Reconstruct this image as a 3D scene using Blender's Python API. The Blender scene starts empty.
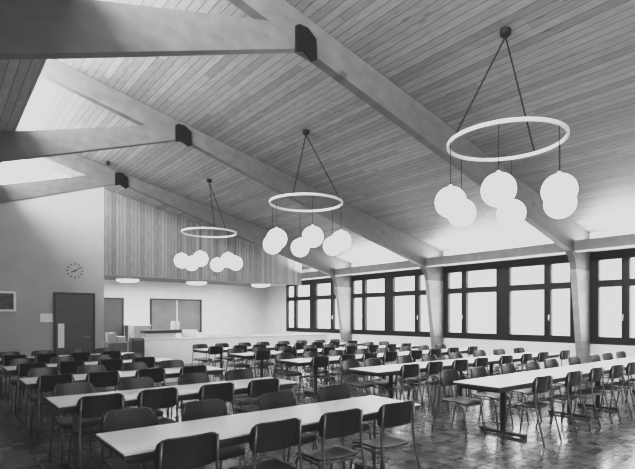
import bpy, bmesh, math, random
from mathutils import Vector, Matrix
random.seed(7)
SC = bpy.context.scene
COL = SC.collection
PI = math.pi

# ------------------------------------------------------------------ materials
def new_mat(name):
    m = bpy.data.materials.new(name); m.use_nodes = True
    nt = m.node_tree
    for n in list(nt.nodes): nt.nodes.remove(n)
    out = nt.nodes.new('ShaderNodeOutputMaterial')
    return m, nt, out
def N(nt, kind, **kw):
    n = nt.nodes.new(kind)
    for k, v in kw.items():
        if k in n.inputs: n.inputs[k].default_value = v
        else: setattr(n, k, v)
    return n
def g(v): return (v, v, v, 1)
def ramp(nt, fac, stops):
    r = nt.nodes.new('ShaderNodeValToRGB')
    el = r.color_ramp.elements
    el[0].position, el[0].color = stops[0][0], g(stops[0][1])
    el[1].position, el[1].color = stops[-1][0], g(stops[-1][1])
    for p, c in stops[1:-1]:
        e = el.new(p); e.color = g(c)
    nt.links.new(fac, r.inputs['Fac'])
    return r
def plain(name, v, rough=.6, metal=0., noise=.08, scale=6., spec=.5, coat=0.):
    m, nt, out = new_mat(name)
    b = N(nt, 'ShaderNodeBsdfPrincipled', Roughness=rough, Metallic=metal)
    b.inputs['Specular IOR Level'].default_value = spec
    b.inputs['Coat Weight'].default_value = coat
    tc = N(nt, 'ShaderNodeTexCoord'); nz = N(nt, 'ShaderNodeTexNoise', Scale=scale, Detail=4.)
    nt.links.new(tc.outputs['Object'], nz.inputs['Vector'])
    r = ramp(nt, nz.outputs['Fac'], [(.3, v*(1-noise)), (.7, v*(1+noise))])
    nt.links.new(r.outputs['Color'], b.inputs['Base Color'])
    nt.links.new(b.outputs['BSDF'], out.inputs['Surface'])
    return m
def emit(name, v, s, rim=None):
    m, nt, out = new_mat(name)
    e = N(nt, 'ShaderNodeEmission', Color=g(v), Strength=s)
    nt.links.new(e.outputs['Emission'], out.inputs['Surface'])
    return m
def boards(name, axis, width, base, rough=.6, groove=.35, vary=.16, knots=True, length=4.0, grain_axis=1):
    """planks laid side by side along `axis`; dark grooves, a tone per plank, grain and knots"""
    m, nt, out = new_mat(name)
    b = N(nt, 'ShaderNodeBsdfPrincipled', Roughness=rough)
    L = nt.links.new
    tc = N(nt, 'ShaderNodeTexCoord'); sp = N(nt, 'ShaderNodeSeparateXYZ')
    L(tc.outputs['Object'], sp.inputs[0])
    d = N(nt, 'ShaderNodeMath', operation='DIVIDE'); L(sp.outputs[axis], d.inputs[0]); d.inputs[1].default_value = width
    fr = N(nt, 'ShaderNodeMath', operation='FRACT'); L(d.outputs[0], fr.inputs[0])
    fl = N(nt, 'ShaderNodeMath', operation='FLOOR'); L(d.outputs[0], fl.inputs[0])
    off = N(nt, 'ShaderNodeMath', operation='MULTIPLY'); L(fl.outputs[0], off.inputs[0]); off.inputs[1].default_value = 1.37
    along = N(nt, 'ShaderNodeMath', operation='ADD'); L(sp.outputs[grain_axis], along.inputs[0]); L(off.outputs[0], along.inputs[1])
    ad = N(nt, 'ShaderNodeMath', operation='DIVIDE'); L(along.outputs[0], ad.inputs[0]); ad.inputs[1].default_value = length
    af = N(nt, 'ShaderNodeMath', operation='FLOOR'); L(ad.outputs[0], af.inputs[0])
    cv = N(nt, 'ShaderNodeCombineXYZ'); L(fl.outputs[0], cv.inputs[0]); L(af.outputs[0], cv.inputs[1])
    wn = N(nt, 'ShaderNodeTexWhiteNoise', noise_dimensions='3D'); L(cv.outputs[0], wn.inputs['Vector'])
    tone = ramp(nt, wn.outputs['Value'], [(0, base*(1-vary)), (1, base*(1+vary))])
    gv = N(nt, 'ShaderNodeCombineXYZ')
    gx = N(nt, 'ShaderNodeMath', operation='MULTIPLY'); L(d.outputs[0], gx.inputs[0]); gx.inputs[1].default_value = 1.6
    gy = N(nt, 'ShaderNodeMath', operation='MULTIPLY'); L(along.outputs[0], gy.inputs[0]); gy.inputs[1].default_value = 2.2
    L(gx.outputs[0], gv.inputs[0]); L(gy.outputs[0], gv.inputs[1])
    nz = N(nt, 'ShaderNodeTexNoise', Scale=1.7, Detail=5.); L(gv.outputs[0], nz.inputs['Vector'])
    gr = ramp(nt, nz.outputs['Fac'], [(.28, .80), (.7, 1.12)])
    mx = N(nt, 'ShaderNodeMix', data_type='RGBA', blend_type='MULTIPLY'); mx.inputs[0].default_value = 1
    L(tone.outputs['Color'], mx.inputs[6]); L(gr.outputs['Color'], mx.inputs[7])
    last = mx.outputs[2]
    if knots:
        vo = N(nt, 'ShaderNodeTexVoronoi', Scale=.55); L(gv.outputs[0], vo.inputs['Vector'])
        kr = ramp(nt, vo.outputs['Distance'], [(.05, .5), (.13, 1.)])
        m2 = N(nt, 'ShaderNodeMix', data_type='RGBA', blend_type='MULTIPLY'); m2.inputs[0].default_value = 1
        L(last, m2.inputs[6]); L(kr.outputs['Color'], m2.inputs[7]); last = m2.outputs[2]
    if groove > 0:
        ge = ramp(nt, fr.outputs[0], [(0, groove), (.05, groove), (.10, 1.), (.97, 1.), (1, groove)])
        m3 = N(nt, 'ShaderNodeMix', data_type='RGBA', blend_type='MULTIPLY'); m3.inputs[0].default_value = 1
        L(last, m3.inputs[6]); L(ge.outputs['Color'], m3.inputs[7]); last = m3.outputs[2]
    L(last, b.inputs['Base Color']); L(b.outputs['BSDF'], out.inputs['Surface'])
    return m
def floor_mat():
    m, nt, out = new_mat('glazed floor tiles'); L = nt.links.new
    b = N(nt, 'ShaderNodeBsdfPrincipled')
    tc = N(nt, 'ShaderNodeTexCoord'); mp = N(nt, 'ShaderNodeMapping'); L(tc.outputs['Object'], mp.inputs['Vector'])
    br = N(nt, 'ShaderNodeTexBrick', offset=0., squash=1.)
    br.inputs['Scale'].default_value = 1.; br.inputs['Brick Width'].default_value = .15; br.inputs['Row Height'].default_value = .15
    br.inputs['Mortar Size'].default_value = .008; br.inputs['Mortar Smooth'].default_value = .3; br.inputs['Bias'].default_value = 0.
    br.inputs['Color1'].default_value = g(.05); br.inputs['Color2'].default_value = g(.15); br.inputs['Mortar'].default_value = g(.02)
    L(mp.outputs[0], br.inputs['Vector'])
    nz = N(nt, 'ShaderNodeTexNoise', Scale=1.1, Detail=5.); L(tc.outputs['Object'], nz.inputs['Vector'])
    nr = ramp(nt, nz.outputs['Fac'], [(.3, .85), (.7, 1.12)])
    mx = N(nt, 'ShaderNodeMix', data_type='RGBA', blend_type='MULTIPLY'); mx.inputs[0].default_value = 1
    L(br.outputs['Color'], mx.inputs[6]); L(nr.outputs['Color'], mx.inputs[7]); L(mx.outputs[2], b.inputs['Base Color'])
    n2 = N(nt, 'ShaderNodeTexNoise', Scale=7., Detail=3.); L(tc.outputs['Object'], n2.inputs['Vector'])
    rr = ramp(nt, br.outputs['Color'], [(.02, .42), (.05, .15), (.15, .28)]); L(rr.outputs['Color'], b.inputs['Roughness'])
    bp = N(nt, 'ShaderNodeBump', Strength=.12, Distance=.003); L(br.outputs['Fac'], bp.inputs['Height']); bp.invert = True
    n3 = N(nt, 'ShaderNodeTexNoise', Scale=14., Detail=2.); L(tc.outputs['Object'], n3.inputs['Vector'])
    b2 = N(nt, 'ShaderNodeBump', Strength=.04, Distance=.01); L(n3.outputs['Fac'], b2.inputs['Height']); L(bp.outputs[0], b2.inputs['Normal'])
    L(bp.outputs[0], b.inputs['Normal'])
    b.inputs['Specular IOR Level'].default_value = .6
    L(b.outputs['BSDF'], out.inputs['Surface'])
    return m
def glass_mat(name, refl=.08):
    m, nt, out = new_mat(name); L = nt.links.new
    t = N(nt, 'ShaderNodeBsdfTransparent', Color=g(.96)); gl = N(nt, 'ShaderNodeBsdfGlossy', Roughness=.03, Color=g(.9))
    mx = N(nt, 'ShaderNodeMixShader'); mx.inputs[0].default_value = refl
    L(t.outputs[0], mx.inputs[1]); L(gl.outputs[0], mx.inputs[2]); L(mx.outputs[0], out.inputs['Surface'])
    return m
def noisewall(name, v, rough=.85):
    return plain(name, v, rough, noise=.05, scale=2.2, spec=.2)

M = dict(
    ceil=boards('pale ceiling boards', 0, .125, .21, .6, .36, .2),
    ceil_left=boards('low roof ceiling boards', 0, .125, .30, .6, .3, .14),  # boards of the low left roof, with an even base tone
    gable=boards('upright cladding boards', 0, .115, .23, .65, .3, .24, length=9., grain_axis=2),
    beam=boards('laminated timber', 2, .5, .10, .55, 0, .06, True, 3.0, 0),
    column=boards('window-lit laminated timber', 2, .5, .24, .55, 0, .06, True, 3.0, 0),  # beam timber with window light painted in as a lighter base
    purlin=boards('timber rail', 2, .5, .16, .6, 0, .08, True, 3., 1),
    plate=plain('dark steel plate', .006, .8, 0., spec=.1),
    floor=floor_mat(),
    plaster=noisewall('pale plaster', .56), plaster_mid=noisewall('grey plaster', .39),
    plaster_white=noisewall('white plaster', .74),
    winframe=plain('dark stained window frame', .014, .55, noise=.25, scale=9, spec=.2),
    glass=glass_mat('window glass'),
    handle=plain('light metal handle', .55, .3, .8),
    tabletop=plain('white laminate', .88, .34, noise=.02, scale=3),
    tableedge=plain('dark table edge', .03, .45),
    steel_dark=plain('dark enamelled steel', .035, .38, .4),
    chrome=plain('dull chrome tube', .16, .38, .8),
    ply=plain('dark stained plywood', .010, .27, noise=.25, scale=20, spec=.45, coat=0.),
    ply_seat=plain('dark stained plywood seat', .014, .45, noise=.15, scale=20, spec=.35),
    door=plain('dark door leaf', .075, .5, noise=.1, scale=5),
    doorframe=plain('dark door frame', .025, .5),
    soffit=plain('grey soffit', .22, .7), white=plain('white paint', .8, .5, noise=.02),
    paper=plain('white paper', .82, .8, noise=.02), counter=plain('pale counter front', .80, .5, noise=.03),
    ctop=plain('pale counter top', .74, .35, noise=.03),
    globe=emit('opal globe glass', .98, 2.6), lens=emit('lit lens', 1., 4.),
    ring=plain('off white ring', .5, .45), cord=plain('dark cord', .01, .7, spec=.15), rod=plain('dark rod', .008, .7, spec=.15),
    grey=plain('grey enamel', .15, .5), lightgrey=plain('light grey enamel', .5, .5), dark=plain('dark cabinet', .035, .5),
    picture=plain('dark print', .09, .6, noise=.5, scale=14),
    hatch=plain('smoked sliding panel', .16, .22, noise=.1, scale=2),
    ink=plain('black clock mark', .02, .6),
)

# ------------------------------------------------------------------ mesh helpers
def bm_obj(name, bm, mat, parent=None, smooth=False, loc=None):
    me = bpy.data.meshes.new(name); bmesh.ops.recalc_face_normals(bm, faces=bm.faces[:])
    bm.to_mesh(me); bm.free()
    for mm in (mat if isinstance(mat, (list, tuple)) else [mat]): me.materials.append(mm)
    if smooth:
        for p in me.polygons: p.use_smooth = True
    o = bpy.data.objects.new(name, me); COL.objects.link(o)
    if parent: o.parent = parent
    if loc: o.location = loc
    return o
def box(bm, x0, x1, y0, y1, z0, z1, bevel=0, mi=0):
    vs = [bm.verts.new(p) for p in ((x0,y0,z0),(x1,y0,z0),(x1,y1,z0),(x0,y1,z0),(x0,y0,z1),(x1,y0,z1),(x1,y1,z1),(x0,y1,z1))]
    fs = [bm.faces.new([vs[i] for i in q]) for q in ((0,3,2,1),(4,5,6,7),(0,1,5,4),(1,2,6,5),(2,3,7,6),(3,0,4,7))]
    for f_ in fs: f_.material_index = mi
    if bevel:
        es = list({e for f_ in fs for e in f_.edges})
        bmesh.ops.bevel(bm, geom=es, offset=bevel, segments=2, affect='EDGES', profile=.5)
def B(*boxes, bevel=0):
    bm = bmesh.new()
    for b in boxes: box(bm, *b, bevel=bevel)
    return bm
def tube(bm, pts, r, seg=8, cap=True):
    pts = [Vector(p) for p in pts]; rings = []
    up = None
    for i, p in enumerate(pts):
        a = pts[max(i-1,0)]; c = pts[min(i+1,len(pts)-1)]
        t = (c-a).normalized()
        if up is None:
            up = Vector((0,0,1)) if abs(t.z) < .9 else Vector((0,1,0))
        u = t.cross(up); 
        if u.length < 1e-4: u = t.cross(Vector((1,0,0)))
        u.normalize(); v = u.cross(t).normalized(); up = v
        rr = r[i] if isinstance(r, (list, tuple)) else r
        rings.append([bm.verts.new(p + (u*math.cos(2*PI*k/seg) + v*math.sin(2*PI*k/seg))*rr) for k in range(seg)])
    for A, C_ in zip(rings, rings[1:]):
        for k in range(seg):
            bm.faces.new((A[k], A[(k+1)%seg], C_[(k+1)%seg], C_[k]))
    if cap:
        bm.faces.new(rings[0][::-1]); bm.faces.new(rings[-1])
def smoothpath(pts, n=4, rad=.06):
    """round the corners of a polyline"""
    P = [Vector(p) for p in pts]; out = [P[0]]
    for a, b, c in zip(P, P[1:], P[2:]):
        d1 = (a-b); d2 = (c-b); r = min(rad, d1.length*.45, d2.length*.45)
        s = b + d1.normalized()*r; e = b + d2.normalized()*r
        for i in range(n+1):
            t = i/n; out.append(s*(1-t)**2 + b*2*t*(1-t) + e*t*t)
    out.append(P[-1]); return out
def prism_y(poly, y0, y1):
    """polygon in x,z pushed along y"""
    bm = bmesh.new()
    a = [bm.verts.new((x, y0, z)) for x, z in poly]; b = [bm.verts.new((x, y1, z)) for x, z in poly]
    bm.faces.new(a); bm.faces.new(b[::-1]); n = len(poly)
    for i in range(n): bm.faces.new((a[i], b[i], b[(i+1)%n], a[(i+1)%n]))
    bmesh.ops.triangulate(bm, faces=[f for f in bm.faces if len(f.verts) > 4], ngon_method='EAR_CLIP')
    return bm
def prism_strip(cols, y0, y1):
    """columns (x, z top, z bottom) joined into one solid pushed along y"""
    bm = bmesh.new()
    V = [[bm.verts.new(p) for p in ((x,y0,t),(x,y0,b),(x,y1,b),(x,y1,t))] for x, t, b in cols]
    for A, C_ in zip(V, V[1:]):
        for k in range(4): bm.faces.new((A[k], A[(k+1)%4], C_[(k+1)%4], C_[k]))
    bm.faces.new(V[0]); bm.faces.new(V[-1][::-1]); return bm
def lathe(prof, seg=32):
    bm = bmesh.new(); rings = []
    for r, z in prof:
        if r < 1e-5: rings.append([bm.verts.new((0,0,z))])
        else: rings.append([bm.verts.new((r*math.cos(2*PI*k/seg), r*math.sin(2*PI*k/seg), z)) for k in range(seg)])
    for A, C_ in zip(rings, rings[1:]):
        for k in range(seg):
            k2 = (k+1) % seg
            if len(A) == 1 and len(C_) == 1: continue
            if len(A) == 1: bm.faces.new((A[0], C_[k], C_[k2]))
            elif len(C_) == 1: bm.faces.new((A[k], A[k2], C_[0]))
            else: bm.faces.new((A[k], A[k2], C_[k2], C_[k]))
    return bm
def tag(o, label=None, cat=None, group=None, kind=None):
    if label: o['label'] = label
    if cat: o['category'] = cat
    if group: o['group'] = group
    if kind: o['kind'] = kind
    return o
def thing(name, label, cat, loc=(0,0,0), rz=0, group=None):
    o = bpy.data.objects.new(name, None); COL.objects.link(o); o.location = loc; o.rotation_euler = (0,0,rz)
    o.empty_display_size = .1
    return tag(o, label, cat, group)
def struct(name, bm, mat, parent=None, label=None):
    o = bm_obj(name, bm, mat, parent)
    if parent is None: tag(o, label, None, None, 'structure')
    return o
def copy_tree(o, parent=None):
    c = o.copy(); COL.objects.link(c)
    if parent: c.parent = parent
    for ch in list(o.children): copy_tree(ch, c)
    return c
ORD = ['first','second','third','fourth','fifth','sixth','seventh','eighth','ninth','tenth']

# ------------------------------------------------------------------ dimensions
XW = 12.96                 # inner face of the window wall
XE = 1.10                  # edge of the low left roof, line of the clerestory glass
YB, YR = 20.6, -3.2        # back wall, wall behind the camera
XL = -4.5                  # far left wall
FY = [5.31, 9.78, 14.18]   # near faces of the three timber frames
FT = .15
def zc(x): return 6.627 - .225*x            # underside of the high roof
def zl(x): return 4.80 + .29*(x - XE)       # underside of the low left roof
YG = 16.33                 # clad gable
XP = 12.06                 # rail line inboard of the windows

# ------------------------------------------------------------------ setting
struct('floor', B((XL, XW+.3, YR, YB+.2, -.15, 0)), M['floor'])
# high roof: a sloped slab with its own tilted axes so that the boards run across the slope
def roof(name, x0, z0, x1, z1, y0, y1, th, mat):
    L = math.hypot(x1-x0, z1-z0)
    o = bm_obj(name, B((0, L, 0, y1-y0, 0, th)), mat)
    o.location = (x0, y0, z0); o.rotation_euler = (0, -math.atan2(z1-z0, x1-x0), 0)
    tag(o, None, None, None, 'structure'); return o
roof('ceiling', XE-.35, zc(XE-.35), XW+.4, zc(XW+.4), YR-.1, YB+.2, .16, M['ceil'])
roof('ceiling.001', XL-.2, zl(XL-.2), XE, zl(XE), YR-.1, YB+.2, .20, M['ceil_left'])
# walls
WINZ0, WINZ1 = .925, 3.22
bays = [(.86+FT, FY[0]), (FY[0]+FT, FY[1]), (FY[1]+FT, FY[2]), (FY[2]+FT, 18.70)]
bm = bmesh.new()
x0, x1 = XW, XW+.22
box(bm, x0, x1, YR, YB+.2, 0, WINZ0)                         # below the sills
box(bm, x0, x1, YR, YB+.2, WINZ1, zc(XW)+.02)                # above the heads
for a, b in [(YR, bays[0][0])] + [(bays[i][1], bays[i+1][0]) for i in range(3)] + [(bays[3][1], YB+.2)]:
    box(bm, x0, x1, a, b, WINZ0, WINZ1)
struct('wall_right', bm, M['plaster_white'])
struct('wall_back', prism_y([(XL, 0), (XW+.22, 0), (XW+.22, zc(XW+.22)), (XE, zc(XE)), (XE, zl(XE)), (XL, zl(XL))], YB, YB+.2), M['plaster_white'])
struct('wall_rear', prism_y([(XL, 0), (XW+.22, 0), (XW+.22, zc(XW+.22)), (XE, zc(XE)), (XE, zl(XE)), (XL, zl(XL))], YR-.15, YR), M['plaster'])
struct('wall_left', B((XL-.2, XL, YR, YB+.2, 0, zl(XL)+.05)), M['plaster'])
# clock wall, fitted under the left half of the third frame
def zbl(x):                       # underside of a left-hand beam
    return 5.272 - .345*(3.96-x) if x > .3 else 5.272 - .345*3.66 - .29*(.3-x)
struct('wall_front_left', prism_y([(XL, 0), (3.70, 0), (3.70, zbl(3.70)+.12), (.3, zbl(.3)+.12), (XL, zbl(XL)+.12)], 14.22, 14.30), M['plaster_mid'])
# side return of the serving alcove behind the clock wall
struct('wall_alcove_left', B((3.50, 3.70, 14.30, YB, 0, 3.0)), M['plaster'])
# clad gable over the serving alcove, its soffit and the closing board at the window recess
gb = struct('wall_gable', prism_y([(4.05, 2.95), (XP, 2.95), (XP, zc(XP)+.03), (4.05, zc(4.05)+.03)], YG, YG+.1), M['gable'])
struct('wall_gable_left', prism_y([(XE, 2.95), (4.05, 2.95), (4.05, zc(4.05)+.03), (XE, zc(XE)+.03)], YG, YG+.1), M['plaster_white'])
struct('trim_1', B((3.70, XP, YG-.03, YG+.1, 2.92, 2.95)), M['soffit'])
bm = bmesh.new()
v = [bm.verts.new(p) for p in ((3.70,YG+.1,2.955),(XP,YG+.1,2.955),(XP,YB,3.10),(3.70,YB,3.10),(3.70,YG+.1,3.1),(XP,YG+.1,3.1),(XP,YB,3.2),(3.70,YB,3.2))]
for q in ((0,3,2,1),(4,5,6,7),(0,1,5,4),(1,2,6,5),(2,3,7,6),(3,0,4,7)): bm.faces.new([v[i] for i in q])
struct('ceiling.002', bm, M['soffit'])
struct('wall_recess', B((XP, XP+.06, YG+.1, YB, 3.0, zc(XP)+.02)), M['plaster_white'])
# timber rail along the window side, one length per bay
rails = [(YR, .86), (.86, FY[0]), (FY[0]+FT, FY[1]), (FY[1]+FT, FY[2]), (FY[2]+FT, YG)]
for i, (a, b) in enumerate(rails):
    r_ = struct('trim_%d' % (i+2), B((XP, XP+.10, a, b, 3.185, 3.43)), M['purlin'])
    struct('strip', B((XP+.02, XP+.16, a, b, 3.155, 3.185)), M['white'], r_)
# clerestory glass between the two roofs
for i, (a, b) in enumerate([(YR, .86), (.86, 5.36), (5.36, 9.86), (9.86, 14.36), (14.36, YB)]):
    w = bpy.data.objects.new('window_%d' % (i+1), None); COL.objects.link(w); tag(w, None, None, None, 'structure')
    struct('window_frame', B((XE-.05, XE, a, b, 4.99, 5.05), (XE-.05, XE, a, b, zc(XE)-.05, zc(XE)),
           (XE-.05, XE, a, a+.05, 5.05, zc(XE)-.05), (XE-.05, XE, (a+b)/2-.025, (a+b)/2+.025, 5.05, zc(XE)-.05), (XE-.05, XE, b-.05, b, 5.05, zc(XE)-.05)), M['lightgrey'], w)
    struct('window_pane', B((XE-.035, XE-.025, a+.02, b-.02, 5.02, zc(XE)-.02)), M['glass'], w)
# windows of the right-hand wall: two units per bay, a narrow and a wide light each, transom lights above
def window(n, ya, yb, narrow_first, yc):
    w = bpy.data.objects.new('window_%d' % n, None); COL.objects.link(w); tag(w, None, None, None, 'structure')
    X0, X1 = XW-.035, XW+.07
    zs = [(1.10, 2.33), (2.50, 3.00)]
    if narrow_first: c0, c1, c2, c3 = yc-1.89, yc-1.39, yc-1.21, yc-.21
    else: c0, c1, c2, c3 = yc+.21, yc+1.23, yc+1.40, yc+1.91
    lights = [(c0, c1), (c2, c3)]
    bm = bmesh.new()
    box(bm, X0, X1, ya, c0, WINZ0, WINZ1); box(bm, X0, X1, c3, yb, WINZ0, WINZ1)
    box(bm, X0, X1, c1, c2, WINZ0, WINZ1)
    for a, b in lights:
        box(bm, X0, X1, a, b, WINZ0, 1.10); box(bm, X0, X1, a, b, 2.33, 2.50); box(bm, X0, X1, a, b, 3.00, WINZ1)
    struct('window_frame', bm, M['winframe'], w)
    bm = bmesh.new()                                            # raised sashes
    for a, b in lights:
        for z0, z1 in zs:
            box(bm, X0-.015, X0, a-.05, a-.005, z0-.05, z1+.05); box(bm, X0-.015, X0, b+.005, b+.05, z0-.05, z1+.05)
            box(bm, X0-.015, X0, a-.005, b+.005, z0-.05, z0-.005); box(bm, X0-.015, X0, a-.005, b+.005, z1+.005, z1+.05)
    struct('sash', bm, M['winframe'], w)
    for a, b in lights:
        for z0, z1 in zs:
            struct('window_pane', B((XW+.02, XW+.028, a-.01, b+.01, z0-.01, z1+.01)), M['glass'], w)
    ym = c1 + .04 if narrow_first else c2 - .04
    h = bmesh.new(); box(h, X0-.03, X0-.015, ym-.015, ym+.015, 1.56, 1.66, bevel=.004); box(h, X0-.055, X0-.03, ym-.012, ym+.012, 1.50, 1.64, bevel=.005)
    struct('window_handle', h, M['handle'], w)
n = 6
for i, (a, b) in enumerate(bays):
    m_ = 3.19 + 4.49*i
    window(n, a, m_, True, m_); window(n+1, m_, b, False, m_); n += 2
# ------------------------------------------------------------------ timber frames
names = ['nearest', 'middle', 'farthest']
for i, y in enumerate(FY):
    f = thing('timber_roof_frame', ['nearest and largest laminated timber roof frame, its dark steel plate near the top centre',
        'middle laminated timber roof frame crossing behind the nearest hanging lamp ring',
        'farthest laminated timber roof frame above the clock wall and clad gable'][i], 'roof beam', (4.2, y, 0), 0, 'timber roof frames')
    dx = (-.085, .05, .08)[i]; dz = (-.045, .035, .06)[i]
    ze = lambda x: zc(x) - .36 - .03*(x-1.1)
    def zbr(x): return 6.443 - .272*x - .02 + dz*(x < 6)
    T = lambda x: zc(x) - .01
    cols = [(XE, ze(XE)), (3.6, ze(3.6)), (3.9+dx, zbr(4.3)+.06), (4.3+dx, zbr(4.3)), (8., zbr(8.)), (11.70, zbr(11.70)), (11.90, 3.18), (12.06, 3.06), (12.14, 2.92), (12.19, 2.75), (XW-.02, 2.75)]
    bm_obj('sloping_beam', prism_strip([(x-4.2, T(x), z) for x, z in cols], 0, FT), M['beam'], f)
    bm_obj('column', prism_strip([(12.19-4.2, 2.75, 2.749), (12.60-4.2, 2.75, 0), (XW-.02-4.2, 2.75, 0)], 0, FT), M['column'], f)
    zt = lambda x: 5.65 + .29*(x-3.96)
    lc = [(XL, zl(XL)-.005, zbl(XL)), (.3, zl(.3)-.005, zbl(.3)), (XE, zl(XE)-.005, zbl(XE)), (3.96+dx, 5.61, 5.28)]
    bm_obj('left_beam', prism_strip([(x-4.2, t_+(dz if x > XE else 0), b_+dz) for x, t_, b_ in lc], .003, FT-.003), M['beam'], f)
    pp = [(3.90, 5.22), (3.90, 5.56), (3.96, 5.60), (4.10, 5.60), (4.24, 5.50), (4.26, 5.22), (4.18, 5.17), (4.03, 5.26)]
    bm = prism_y([(x-4.2+dx, z+dz) for x, z in pp], -.03, .0)
    pl = bm_obj('steel_plate', bm, M['plate'], f)

# ------------------------------------------------------------------ doors, clock, picture, signs
d = bpy.data.objects.new('door_1', None); COL.objects.link(d); tag(d, None, None, None, 'structure')
dx0, dx1, dz = 2.50, 3.41, 2.19
struct('door_frame', B((dx0-.05, dx0, 14.185, 14.22, 0, dz+.05), (dx1, dx1+.05, 14.185, 14.22, 0, dz+.05), (dx0, dx1, 14.185, 14.22, dz, dz+.05)), M['doorframe'], d)
lf = struct('door_leaf', B((dx0, dx1, 14.20, 14.22, .01, dz)), M['door'], d)
hb = bmesh.new(); tube(hb, [(dx1-.09, 14.20, 1.05), (dx1-.09, 14.155, 1.05), (dx1-.22, 14.155, 1.05)], .011)
struct('door_handle', hb, M['handle'], d)
nb = bmesh.new(); box(nb, 2.55, 2.70, 14.192, 14.20, .78, 1.42)
tag(bm_obj('notice', nb, M['paper']), 'tall white paper notice on the dark door of the clock wall', 'notice')
sb = bmesh.new(); box(sb, 2.14, 2.43, 14.205, 14.22, 1.46, 1.68, bevel=.004)
tag(bm_obj('wall_sign', sb, M['white']), 'small blank white wall sign left of the dark door', 'sign')
p = thing('framed_picture', 'dark picture in a pale frame at the left edge of the clock wall', 'picture', (1.32, 14.22, 1.98))
bm = B((-.29,.29,-.03,0,-.25,-.20), (-.29,.29,-.03,0,.20,.25), (-.29,-.24,-.03,0,-.2,.2), (.24,.29,-.03,0,-.2,.2)); bm_obj('picture_frame', bm, M['white'], p)
bm_obj('print', B((-.24,.24,-.015,0,-.2,.2)), M['picture'], p)
c = thing('wall_clock', 'rimless wall clock of dark hour marks and two hands above the door', 'clock', (2.96, 14.22, 2.83))
R_ = .185
for k in range(12):
    bm = bmesh.new()
    a = 2*PI*k/12; l = .024; wd = .012
    cx, cz = R_*math.sin(a), R_*math.cos(a)
    t = Vector((math.sin(a), 0, math.cos(a))); s = Vector((math.cos(a), 0, -math.sin(a)))
    q = [Vector((cx, -.012, cz)) + t*i*l + s*j*wd for i, j in ((-1,-1),(1,-1),(1,1),(-1,1))]
    vs = [bm.verts.new(x) for x in q] + [bm.verts.new(x + Vector((0,.012,0))) for x in q]
    for qd in ((0,1,2,3),(7,6,5,4),(0,4,5,1),(1,5,6,2),(2,6,7,3),(3,7,4,0)): bm.faces.new([vs[i] for i in qd])
    bm_obj('hour_mark', bm, M['ink'], c)
def hand(name, ang, l, w, y):
    a = math.radians(ang); t = Vector((math.sin(a), 0, math.cos(a))); s = Vector((math.cos(a), 0, -math.sin(a)))
    bm = bmesh.new(); q = [t*-.04 - s*w, t*l - s*w*.6, t*l + s*w*.6, t*-.04 + s*w]
    vs = [bm.verts.new(x + Vector((0,y,0))) for x in q] + [bm.verts.new(x + Vector((0,y+.006,0))) for x in q]
    for qd in ((0,1,2,3),(7,6,5,4),(0,4,5,1),(1,5,6,2),(2,6,7,3),(3,7,4,0)): bm.faces.new([vs[i] for i in qd])
    bm_obj(name, bm, M['ink'], c)
hand('minute_hand', 54, .155, .013, -.03); hand('hour_hand', 244, .105, .016, -.02)
h_ = lathe([(0,0),(.02,0),(.02,.034),(0,.034)], 12); o = bm_obj('hub', h_, M['ink'], c); o.rotation_euler = (PI/2,0,0)
# door of the alcove
d = bpy.data.objects.new('door_2', None); COL.objects.link(d); tag(d, None, None, None, 'structure')
struct('door_frame', B((5.05,5.11,YB-.05,YB,0,2.37), (6.06,6.12,YB-.05,YB,0,2.37), (5.11,6.06,YB-.05,YB,2.31,2.37)), M['doorframe'], d)
struct('door_leaf', B((5.11,6.06,YB-.03,YB,.01,2.31)), M['door'], d)
# serving hatch with two sliding panels
hx0, hx1, hz0, hz1 = 7.20, 9.55, .90, 2.38
h = thing('serving_hatch', 'dark framed serving hatch with two closed sliding panels in the back wall', 'serving hatch', (0, YB, 0))
bm_obj('hatch_frame', B((hx0,hx0+.07,-.06,0,hz0,hz1), (hx1-.07,hx1,-.06,0,hz0,hz1), (hx0+.07,hx1-.07,-.06,0,hz1-.06,hz1), (hx0+.07,hx1-.07,-.06,0,hz0,hz0+.05)), M['doorframe'], h)
mid = (hx0+hx1)/2
for a, b, y in ((hx0+.07, mid+.02, -.045), (mid-.02, hx1-.07, -.028)):
    bm_obj('sliding_panel', B((a,b,y,y+.012,hz0+.05,hz1-.06)), M['hatch'], h)
bm_obj('meeting_rail', B((mid-.025,mid+.025,-.06,-.046,hz0+.05,hz1-.06)), M['lightgrey'], h)

# ------------------------------------------------------------------ serving counter and what stands on it
k = thing('serving_counter', 'long pale serving counter below the clad gable at the back', 'counter', (0, 15.73, 0))
bm_obj('counter_front', B((5.34, XW-.02, .03, .10, .0, .84)), M['counter'], k)
bm_obj('counter_end', B((5.34, 5.42, .10, .80, 0, .84)), M['counter'], k)
bm_obj('counter_top', B((5.30, XW-.02, 0, .85, .84, .88), bevel=.008), M['ctop'], k)
s = thing('raised_shelf', 'dark raised shelf on the left end of the serving counter', 'shelf', (0, 15.98, .88))
bm_obj('shelf_board', B((5.42,6.70,0,.42,.17,.27), bevel=.01), M['dark'], s)
bm_obj('shelf_front', B((5.46,6.50,.05,.07,0,.17)), M['lightgrey'], s)
for x in (5.46, 6.48): bm_obj('support', B((x,x+.03,.08,.38,0,.17)), M['lightgrey'], s)
for i, x in enumerate((6.46, 6.60)):
    t = thing('carton', ['left of two tall white cartons standing on the raised dark shelf', 'right of two tall white cartons standing on the raised dark shelf'][i], 'carton', (x, 16.18, 1.15), .1*i, 'white cartons')
    bm_obj('carton_body', B((-.062,.062,-.06,.06,0,.27), bevel=.006), M['paper'], t)
    bm_obj('carton_flap', prism_y([(-.058,.27),(.058,.27),(.04,.30),(-.04,.30)], -.012, .012), M['paper'], t)
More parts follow.
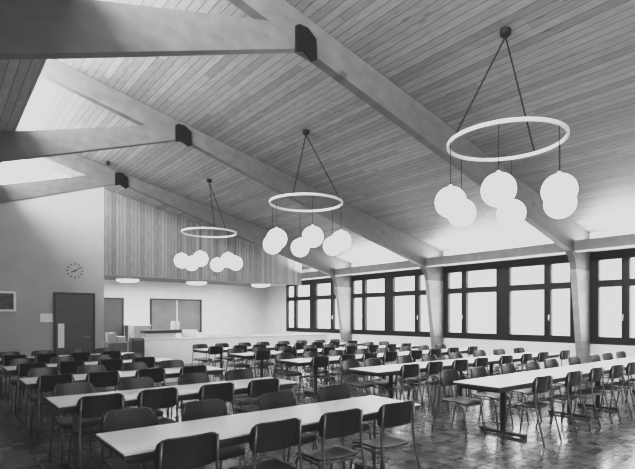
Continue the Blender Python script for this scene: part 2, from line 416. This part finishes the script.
jug0 = None
for i in range(5):
    if jug0 is None:
        t = thing('milk_jug', '', 'jug'); 
        bm_obj('jug_body', lathe([(0,0),(.045,0),(.05,.03),(.05,.12),(.038,.18),(.040,.215),(.034,.215),(.0,.17)], 16), M['white'], t, True)
        hb = bmesh.new(); tube(hb, smoothpath([(.045,0,.17),(.085,0,.165),(.085,0,.075),(.048,0,.06)], 3, .03), .007, 6); bm_obj('jug_handle', hb, M['white'], t, True)
        jug0 = t
    else: t = copy_tree(jug0)
    t.location = (6.86 + .125*i, 16.34, .88); t.scale = (1.2,1.2,1.2); t.rotation_euler = (0,0,-PI/2 + .2*i)
    tag(t, '%s white jug from the left in the short row on the counter' % ORD[i], 'jug', 'white jugs on the counter')
for i, (x, w_, dd) in enumerate(((7.72,.26,.2),(8.5,.34,.24),(9.3,.30,.2))):
    t = thing('serving_tray', 'pale flat serving tray on the counter, %s from the left' % ORD[i], 'tray', (x+.12*(i==0), 16.05, .88), 0, 'flat trays on the counter')
    bm_obj('tray_base', B((-w_,w_,-dd,dd,0,.012)), M['lightgrey'], t)
    bm_obj('tray_rim', B((-w_,w_,-dd,-dd+.02,.012,.04),(-w_,w_,dd-.02,dd,.012,.04),(-w_,-w_+.02,-dd+.02,dd-.02,.012,.04),(w_-.02,w_,-dd+.02,dd-.02,.012,.04)), M['lightgrey'], t)
# cabinet, bin and trolley beside the counter
t = thing('low_cabinet', 'grey low cabinet against the back wall left of the hatch', 'cabinet', (6.62, YB-.25, 0))
bm_obj('cabinet_body', B((-.46,.46,-.2,.22,.08,1.22)), M['grey'], t); bm_obj('cabinet_top', B((-.48,.48,-.22,.22,1.22,1.26)), M['lightgrey'], t)
for sx in (-1, 1):
    dd_ = bm_obj('door', B((min(sx*.01,sx*.45),max(sx*.01,sx*.45),-.22,-.2,.1,1.2)), M['grey'], t)
    bm_obj('knob', B((sx*.06-.012,sx*.06+.012,-.24,-.22,.65,.70)), M['handle'], dd_)
bm_obj('plinth', B((-.44,.44,-.17,.2,0,.08)), M['dark'], t)
t = thing('waste_bin', 'dark upright bin with a swing lid at the left end of the counter', 'bin', (4.98, 15.45, 0))
bm = bmesh.new(); box(bm, -.2,.2,-.18,.18,0,.82, bevel=.02); bm_obj('bin_body', bm, M['dark'], t)
bm_obj('bin_lid', prism_y([(-.2,.82),(.2,.82),(.16,.94),(-.16,.94)], -.17, .17), M['steel_dark'], t)
bm_obj('flap', B((-.13,.13,-.185,-.17,.845,.925)), M['grey'], t)
t = thing('leaning_board', 'pale narrow board leaning beside the dark bin near the counter', 'board', (5.08, 16.35, 0))
bm = bmesh.new(); box(bm, -.10,.10,-.015,.015,0,1.32); o = bm_obj('board_panel', bm, M['white'], t); o.rotation_euler = (-.12, .09, .25)
t = thing('tray_trolley', 'grey tray trolley with stacked trays standing before the alcove door', 'trolley', (4.93, 17.5, 0))
bm_obj('trolley_body', B((-.30,.30,-.25,.25,.14,.74)), M['grey'], t)
bm_obj('trolley_rail', B((-.31,.31,-.27,-.25,.70,.74),(-.31,.31,.25,.27,.70,.74)), M['lightgrey'], t)
for sx in (-1,1):
    for sy in (-1,1):
        wb = lathe([(0,-.02),(.06,-.02),(.07,0),(.06,.02),(0,.02)], 14); o = bm_obj('wheel', wb, M['dark'], t); o.location = (sx*.24, sy*.2, .07); o.rotation_euler = (0, PI/2, 0)
    for zz in ((.14,),): pass
bm_obj('axle_bar', B((-.24,.24,-.21,-.19,.06,.14),(-.24,.24,.19,.21,.06,.14)), M['dark'], t)
tray0 = None
for i, (x, n_) in enumerate(((-.16, 12), (.15, 7))):
    for q in range(n_):
        if tray0 is None:
            bm = bmesh.new(); box(bm, -.13, .13, -.19, .19, 0, .010); box(bm, -.135, .135, -.195, .195, .010, .022, bevel=.003)
            tray0 = o = bm_obj('stacked_tray', bm, M['lightgrey'])
        else: o = tray0.copy(); COL.objects.link(o)
        o.location = (4.93+x, 17.5, .74+q*.0255)
        tag(o, ['pale tray in the taller left stack on the grey trolley', 'pale tray in the lower right stack on the grey trolley'][i], 'tray', ['trays of the taller stack on the trolley', 'trays of the lower stack on the trolley'][i])

# ------------------------------------------------------------------ lamps under the alcove soffit
for i, (x, y) in enumerate(((5.72, 18.75), (8.30, 18.35), (10.95, 17.75))):
    t = thing('soffit_lamp', 'flat white lit lamp under the alcove soffit, %s' % ['at the left above the alcove door','in the middle above the hatch','at the right near the windows'][i], 'ceiling lamp', (x, y, 2.98+.12*(y-YG)/(YB-YG)-.034), 0, 'flat soffit lamps')
    bm_obj('ceiling_mount', lathe([(0,.018),(.42,.018),(.42,-.03),(0,-.03)], 32), M['white'], t)
    bm_obj('lamp_lens', lathe([(.40,-.03),(.36,-.075),(.25,-.105),(.1,-.118),(0,-.12)], 32), M['lens'], t, True)

sx_, sy_ = 3.69, 13.80
t = thing('ceiling_sensor', 'small dark round fitting on the board ceiling just before the farthest roof frame', 'ceiling fitting', (sx_, sy_, zc(sx_)))
bm_obj('sensor_mount', lathe([(0,.02),(.05,.02),(.05,-.03),(0,-.03)], 16), M['rod'], t)
bm_obj('sensor_head', lathe([(.04,-.03),(.055,-.06),(.04,-.09),(0,-.10)], 16), M['rod'], t, True)

# ------------------------------------------------------------------ globe ring pendants
YAW = math.radians(38.35)
fw = Vector((math.sin(YAW), math.cos(YAW), 0)); rt = Vector((math.cos(YAW), -math.sin(YAW), 0))
pend = [((5.82, 3.42), -6, [-55, 149], 'nearest and largest ring pendant with six white globes at right'),
        ((5.83, 7.74), 10, [-19, 64], 'middle ring pendant with six white globes between the other two'),
        ((5.84, 12.10), -18, [11, 35], 'farthest and smallest ring pendant with six white globes before the clad gable')]
RR = .725; RZ = 3.87
for i, ((px_, py_), phi, rods, lab) in enumerate(pend):
    fp = Vector((px_, py_, 0)).normalized(); rp = Vector((fp.y, -fp.x, 0))
    t = thing('ring_pendant', lab, 'hanging lamp', (px_, py_, 0), 0, 'ring pendants with globes')
    zt_ = zc(px_)
    cn = bm_obj('canopy', lathe([(0,.03),(.07,.03),(.07,-.035),(.045,-.06),(0,-.06)], 24), M['rod'], t, False, (0,0,zt_-.02))
    prof = [(RR-.015,-.022),(RR+.015,-.022),(RR+.015,.022),(RR-.015,.022),(RR-.015,-.022)]
    rg = bm_obj('ring', lathe(prof, 72), M['ring'], t, False, (0,0,RZ))
    def at(deg): # 0 = towards the camera, + = to the camera's right
        a = math.radians(deg); v_ = rp*math.sin(a) - fp*math.cos(a); return v_*RR
    for ang in rods:
        e_ = at(ang); bm = bmesh.new(); tube(bm, [(0,0,zt_-.08), (e_.x, e_.y, RZ+.02)], .0105, 6); bm_obj('suspension_rod', bm, M['rod'], t)
    for q in range(6):
        e_ = at(phi+60*q)
        bm = bmesh.new(); tube(bm, [(e_.x,e_.y,RZ-.03), (e_.x,e_.y,3.295)], .005, 6); bm_obj('cord', bm, M['cord'], t)
        bm = bmesh.new(); bmesh.ops.create_uvsphere(bm, u_segments=28, v_segments=18, radius=.198)
        gl = bm_obj('globe_shade', bm, M['globe'], t, True, (e_.x, e_.y, 3.08))
        bm_obj('cap', lathe([(0,.222),(.018,.222),(.03,.188),(0,.188)], 12), M['white'], gl)

# ------------------------------------------------------------------ tables
def make_table(length, feet, label, loc, depth=.68, H=.74, slim=False):
    t = thing('dining_table', label, 'table', loc, 0, 'long white dining tables')
    hd = depth/2
    bm = bmesh.new(); box(bm, 0, length, -hd, hd, H-.012, H); bm_obj('tabletop', bm, M['tabletop'], t)
    bm_obj('edge_band', B((0.002,length-.002,-hd+.002,hd-.002,H-.042,H-.012)), M['tableedge'], t)
    bm_obj('apron', B((.05,length-.05,-hd+.05,-hd+.075,H-.085,H-.042),(.05,length-.05,hd-.075,hd-.05,H-.085,H-.042),(.05,.075,-hd+.075,hd-.075,H-.085,H-.042),(length-.075,length-.05,-hd+.075,hd-.075,H-.085,H-.042)), M['steel_dark'], t)
    for fx in feet:
        bm = bmesh.new()
        if slim:
            for yy in (-.06, .06): tube(bm, [(fx,yy,.03),(fx,yy,H-.05)], .013, 8)
        else: box(bm, fx-.018, fx+.018, -.035, .035, .04, H-.06, bevel=.006)
        box(bm, fx-.02, fx+.02, -hd+.08, hd-.08, H-.085, H-.043)
        box(bm, fx-.035, fx-.008, -.31, .31, .012, .05, bevel=.005); box(bm, fx+.008, fx+.035, -.31, .31, .012, .05, bevel=.005)
        box(bm, fx-.04, fx+.04, -.325, -.285, 0, .055, bevel=.006); box(bm, fx-.04, fx+.04, .285, .325, 0, .055, bevel=.006)
        bm_obj('leg', bm, M['chrome' if slim else 'steel_dark'], t)
    return t
ROW = ['front', 'second', 'third', 'fourth', 'rearmost']
LN = [3.12+2.05*i for i in range(5)]; RN = [3.26+2.06*i for i in range(5)]
for i in range(5):
    make_table(2.83, (.22, 2.60), 'long white table, %s row of the left block' % ROW[i], (.93, LN[i]+.34, 0), slim=True)
    make_table(2.80, (.64, 2.6), 'long white table at the aisle end, %s row of the right block' % ROW[i], (5.42, RN[i]+.34, 0))
    l2 = 4.02 if i == 0 else 3.25
    make_table(l2, (.86, l2-.6), 'long white table at the window end, %s row of the right block' % ROW[i], (8.225, RN[i]+.34, 0))

# ------------------------------------------------------------------ stacking chairs
def panel(bm, w, h, rc, curve, th, place, nx=12, ny=6):
    """rounded rectangular shell; curve(u,v) -> offset ; place(u,v,off) -> point"""
    def half(v):      # half width at height v, with rounded corners
        d_ = min(v, h-v)
        return w/2 - (rc - math.sqrt(max(0, rc*rc - (rc-d_)**2)) if d_ < rc else 0)
    vs_ = [0, rc*.12, rc*.4, rc] + [rc + (h-2*rc)*j/ny for j in range(1, ny)] + [h-rc, h-rc*.4, h-rc*.12, h]
    lay = []
    for s_ in (0, 1):
        rows = []
        for v_ in vs_:
            hw = half(v_)
            rows.append([bm.verts.new(place(-hw + 2*hw*k_/nx, v_, curve(-hw + 2*hw*k_/nx, v_) + s_*th)) for k_ in range(nx+1)])
        lay.append(rows)
    for s_ in (0, 1):
        R0 = lay[s_]
        for j in range(len(vs_)-1):
            for k_ in range(nx):
                q = (R0[j][k_], R0[j][k_+1], R0[j+1][k_+1], R0[j+1][k_])
                bm.faces.new(q if s_ else q[::-1])
    A, C_ = lay
    for j in range(len(vs_)-1):
        bm.faces.new((A[j][0], A[j+1][0], C_[j+1][0], C_[j][0])); bm.faces.new((A[j][-1], C_[j][-1], C_[j+1][-1], A[j+1][-1]))
    for k_ in range(nx):
        bm.faces.new((A[0][k_], C_[0][k_], C_[0][k_+1], A[0][k_+1])); bm.faces.new((A[-1][k_], A[-1][k_+1], C_[-1][k_+1], C_[-1][k_]))
def make_chair():
    t = thing('stacking_chair', '', 'chair')
    bm = bmesh.new()
    panel(bm, .42, .40, .06, lambda u, v: .012*(u/.2)**2 - (.03*((v-.30)/.1)**2 if v > .30 else 0) + (.015*((.08-v)/.08)**2 if v < .08 else 0), .011,
          lambda u, v, o: (u, v-.20, .443+o))
    bm_obj('seat', bm, M['ply_seat'], t, True)
    bm = bmesh.new()
    panel(bm, .44, .215, .075, lambda u, v: .028*(u/.2)**2, .011, lambda u, v, o: (u, -.220 - .13*(v-.1) + o, .635+v))
    bm_obj('backrest', bm, M['ply'], t, True)
    for s_ in (-1, 1):
        bm = bmesh.new()
        tube(bm, smoothpath([(s_*.215,-.33,0),(s_*.205,-.225,.43),(s_*.196,-.200,.60),(s_*.188,-.224,.832)], 4, .12), .0105, 8); bm_obj('leg', bm, M['chrome'], t, True)
        bm = bmesh.new()
        tube(bm, smoothpath([(s_*.205,.23,0),(s_*.19,.165,.425),(s_*.198,-.215,.425)], 5, .05), .0105, 8); bm_obj('leg', bm, M['chrome'], t, True)
    for yy in (.10, -.17):
        bm = bmesh.new(); tube(bm, [(-.19,yy,.431),(.19,yy,.431)], .009, 8); bm_obj('stretcher', bm, M['chrome'], t, True)
    return t
proto = make_chair(); used = [False]
def chair(x, y, rz, label):
    o = proto if not used[0] else copy_tree(proto); used[0] = True
    o.location = (x, y, 0); o.rotation_euler = (0, 0, rz)
    tag(o, label, 'chair', 'stacking chairs along the dining tables')
xl_near = [[1.35,1.97,2.60,3.21],[1.27,1.84,2.51,3.15],[1.25,1.83,2.49,3.13],[1.25,1.84,2.46,3.06],[1.24,1.80,2.44,3.06]]
xl_far = [[1.24,1.91,2.67,3.43],[1.26,1.96,2.68,3.33],[1.25,1.91,2.57,3.21],[1.25,1.88,2.55,3.2],[1.25,1.9,2.55,3.2]]
xr_near = [[6.09,6.94,7.75,8.44,9.14,9.85],[5.88,6.60,7.27,7.93,8.73,9.56,10.22,11.09],[5.83,6.45,7.09,7.76,8.53,9.22,9.95,10.66],[5.76,6.51,7.11,7.71,8.44,9.20,9.90,10.56],[5.66,6.33,6.95,7.64,8.30,8.96,9.62,10.37]]
xr_far = [[5.64,6.28,7.13,7.85,8.56,9.50,10.33,11.06,11.80],[5.66,6.25,7.0,7.75,8.6,9.50,10.30,11.13],[5.66,6.35,7.1,7.85,8.6,9.35,10.1,10.8],[5.66,6.35,7.1,7.85,8.6,9.35,10.1,10.8],[5.69,6.39,7.1,7.8,8.5,9.2,9.9,10.6]]
def clear(x, feet):
    for fx in feet:
        for s_ in (-.205, .205):
            d_ = x + s_ - fx
            if abs(d_) < .085: x += (.085 - abs(d_) + .002)*(1 if d_ >= 0 else -1)
    return x
FEET = {'left': [.93+.22, .93+2.60], 'right': [5.42+.64, 5.42+2.6, 8.225+.86, 8.225+3.25-.6]}
def seat_row(xs, edge, near, block, row):
    for j, x in enumerate(xs):
        jx, jy, jr = random.uniform(-.015,.015), random.uniform(-.03,.03), random.uniform(-.04,.04)
        ft = FEET[block] + ([8.225+4.02-.6] if row == 0 else [])
        x = clear(clear(clear(x+jx, ft), ft), ft) - jx
        lab = 'dark plywood chair, %s from left, %s side of %s table row, %s block' % (ORD[j], 'near' if near else 'far', ROW[row], block)
        if near: chair(x+jx, edge+.02+jy, jr, lab)
        else: chair(x+jx, edge+.02+jy, PI+jr, lab)
for i in range(5):
    seat_row(xl_near[i], LN[i], True, 'left', i); seat_row(xl_far[i], LN[i]+.68, False, 'left', i)
    seat_row(xr_near[i], RN[i], True, 'right', i); seat_row(xr_far[i], RN[i]+.68, False, 'right', i)

# ------------------------------------------------------------------ light
w = bpy.data.worlds.new('overcast sky'); SC.world = w; w.use_nodes = True
bgn = w.node_tree.nodes['Background']; bgn.inputs[0].default_value = (1,1,1,1); bgn.inputs[1].default_value = 1.6
def area(name, loc, rot, sx, sy, e):
    l = bpy.data.lights.new(name, 'AREA'); l.shape = 'RECTANGLE'; l.size = sx; l.size_y = sy; l.energy = e
    o = bpy.data.objects.new(name, l); COL.objects.link(o); o.location = loc; o.rotation_euler = rot; return o
for i, (a, b) in enumerate(bays):
    area('window_daylight', (XW+.5, (a+b)/2, 2.05), (0, PI/2, 0), 2.3, b-a-.1, 340)
for i, (a, b) in enumerate([(YR,.86)] + [(.86, 5.36), (5.36, 9.86), (9.86, 14.36), (14.36, YG)]):
    area('clerestory_daylight', (XE-.75, (a+b)/2, 5.9), (0, -PI/2-.35, 0), 1.5, b-a-.1, 900)
for i, (a, b) in enumerate(rails):
    area('cove_lamp', (XP+.45, (a+b)/2, 3.36), (0, PI-.25, 0), .3, b-a-.3, 150)
area('rear_fill', (3, YR+.3, 3.2), (PI/2, 0, 0), 6, 2, 170)  # unseen fill added behind the camera to brighten the room
area('kitchen_lamp', (7.5, 18.2, 2.95), (0, 0, 0), 6, 1, 330)

# ------------------------------------------------------------------ camera and tone
cam = bpy.data.cameras.new('camera'); co = bpy.data.objects.new('camera', cam); COL.objects.link(co)
co.location = (0, 0, 1.6); co.rotation_euler = (PI/2, 0, -YAW)
cam.sensor_fit = 'HORIZONTAL'; cam.sensor_width = 36; cam.lens = 484.7/635*36; cam.shift_y = (316.7-234.5)/635
cam.clip_start = .05; cam.clip_end = 200
SC.camera = co
SC.view_settings.view_transform = 'Standard'
SC.view_settings.look = 'None'
SC.view_settings.exposure = 0
SC.view_settings.use_curve_mapping = True
cm = SC.view_settings.curve_mapping
cm.use_clip = True; cm.clip_max_x = 10.
cv_ = cm.curves[3]
pts = [(0,.011),(.08,.085),(.25,.29),(.6,.59),(1.1,.70),(2,.72),(4,.72),(7,.72),(10,.72)]
cv_.points[0].location = pts[0]; cv_.points[1].location = pts[-1]
for p_ in pts[1:-1]: cv_.points.new(*p_)
cm.update()
SC.cycles.use_denoising = True
SC.cycles.max_bounces = 8
SC.cycles.sample_clamp_indirect = 4
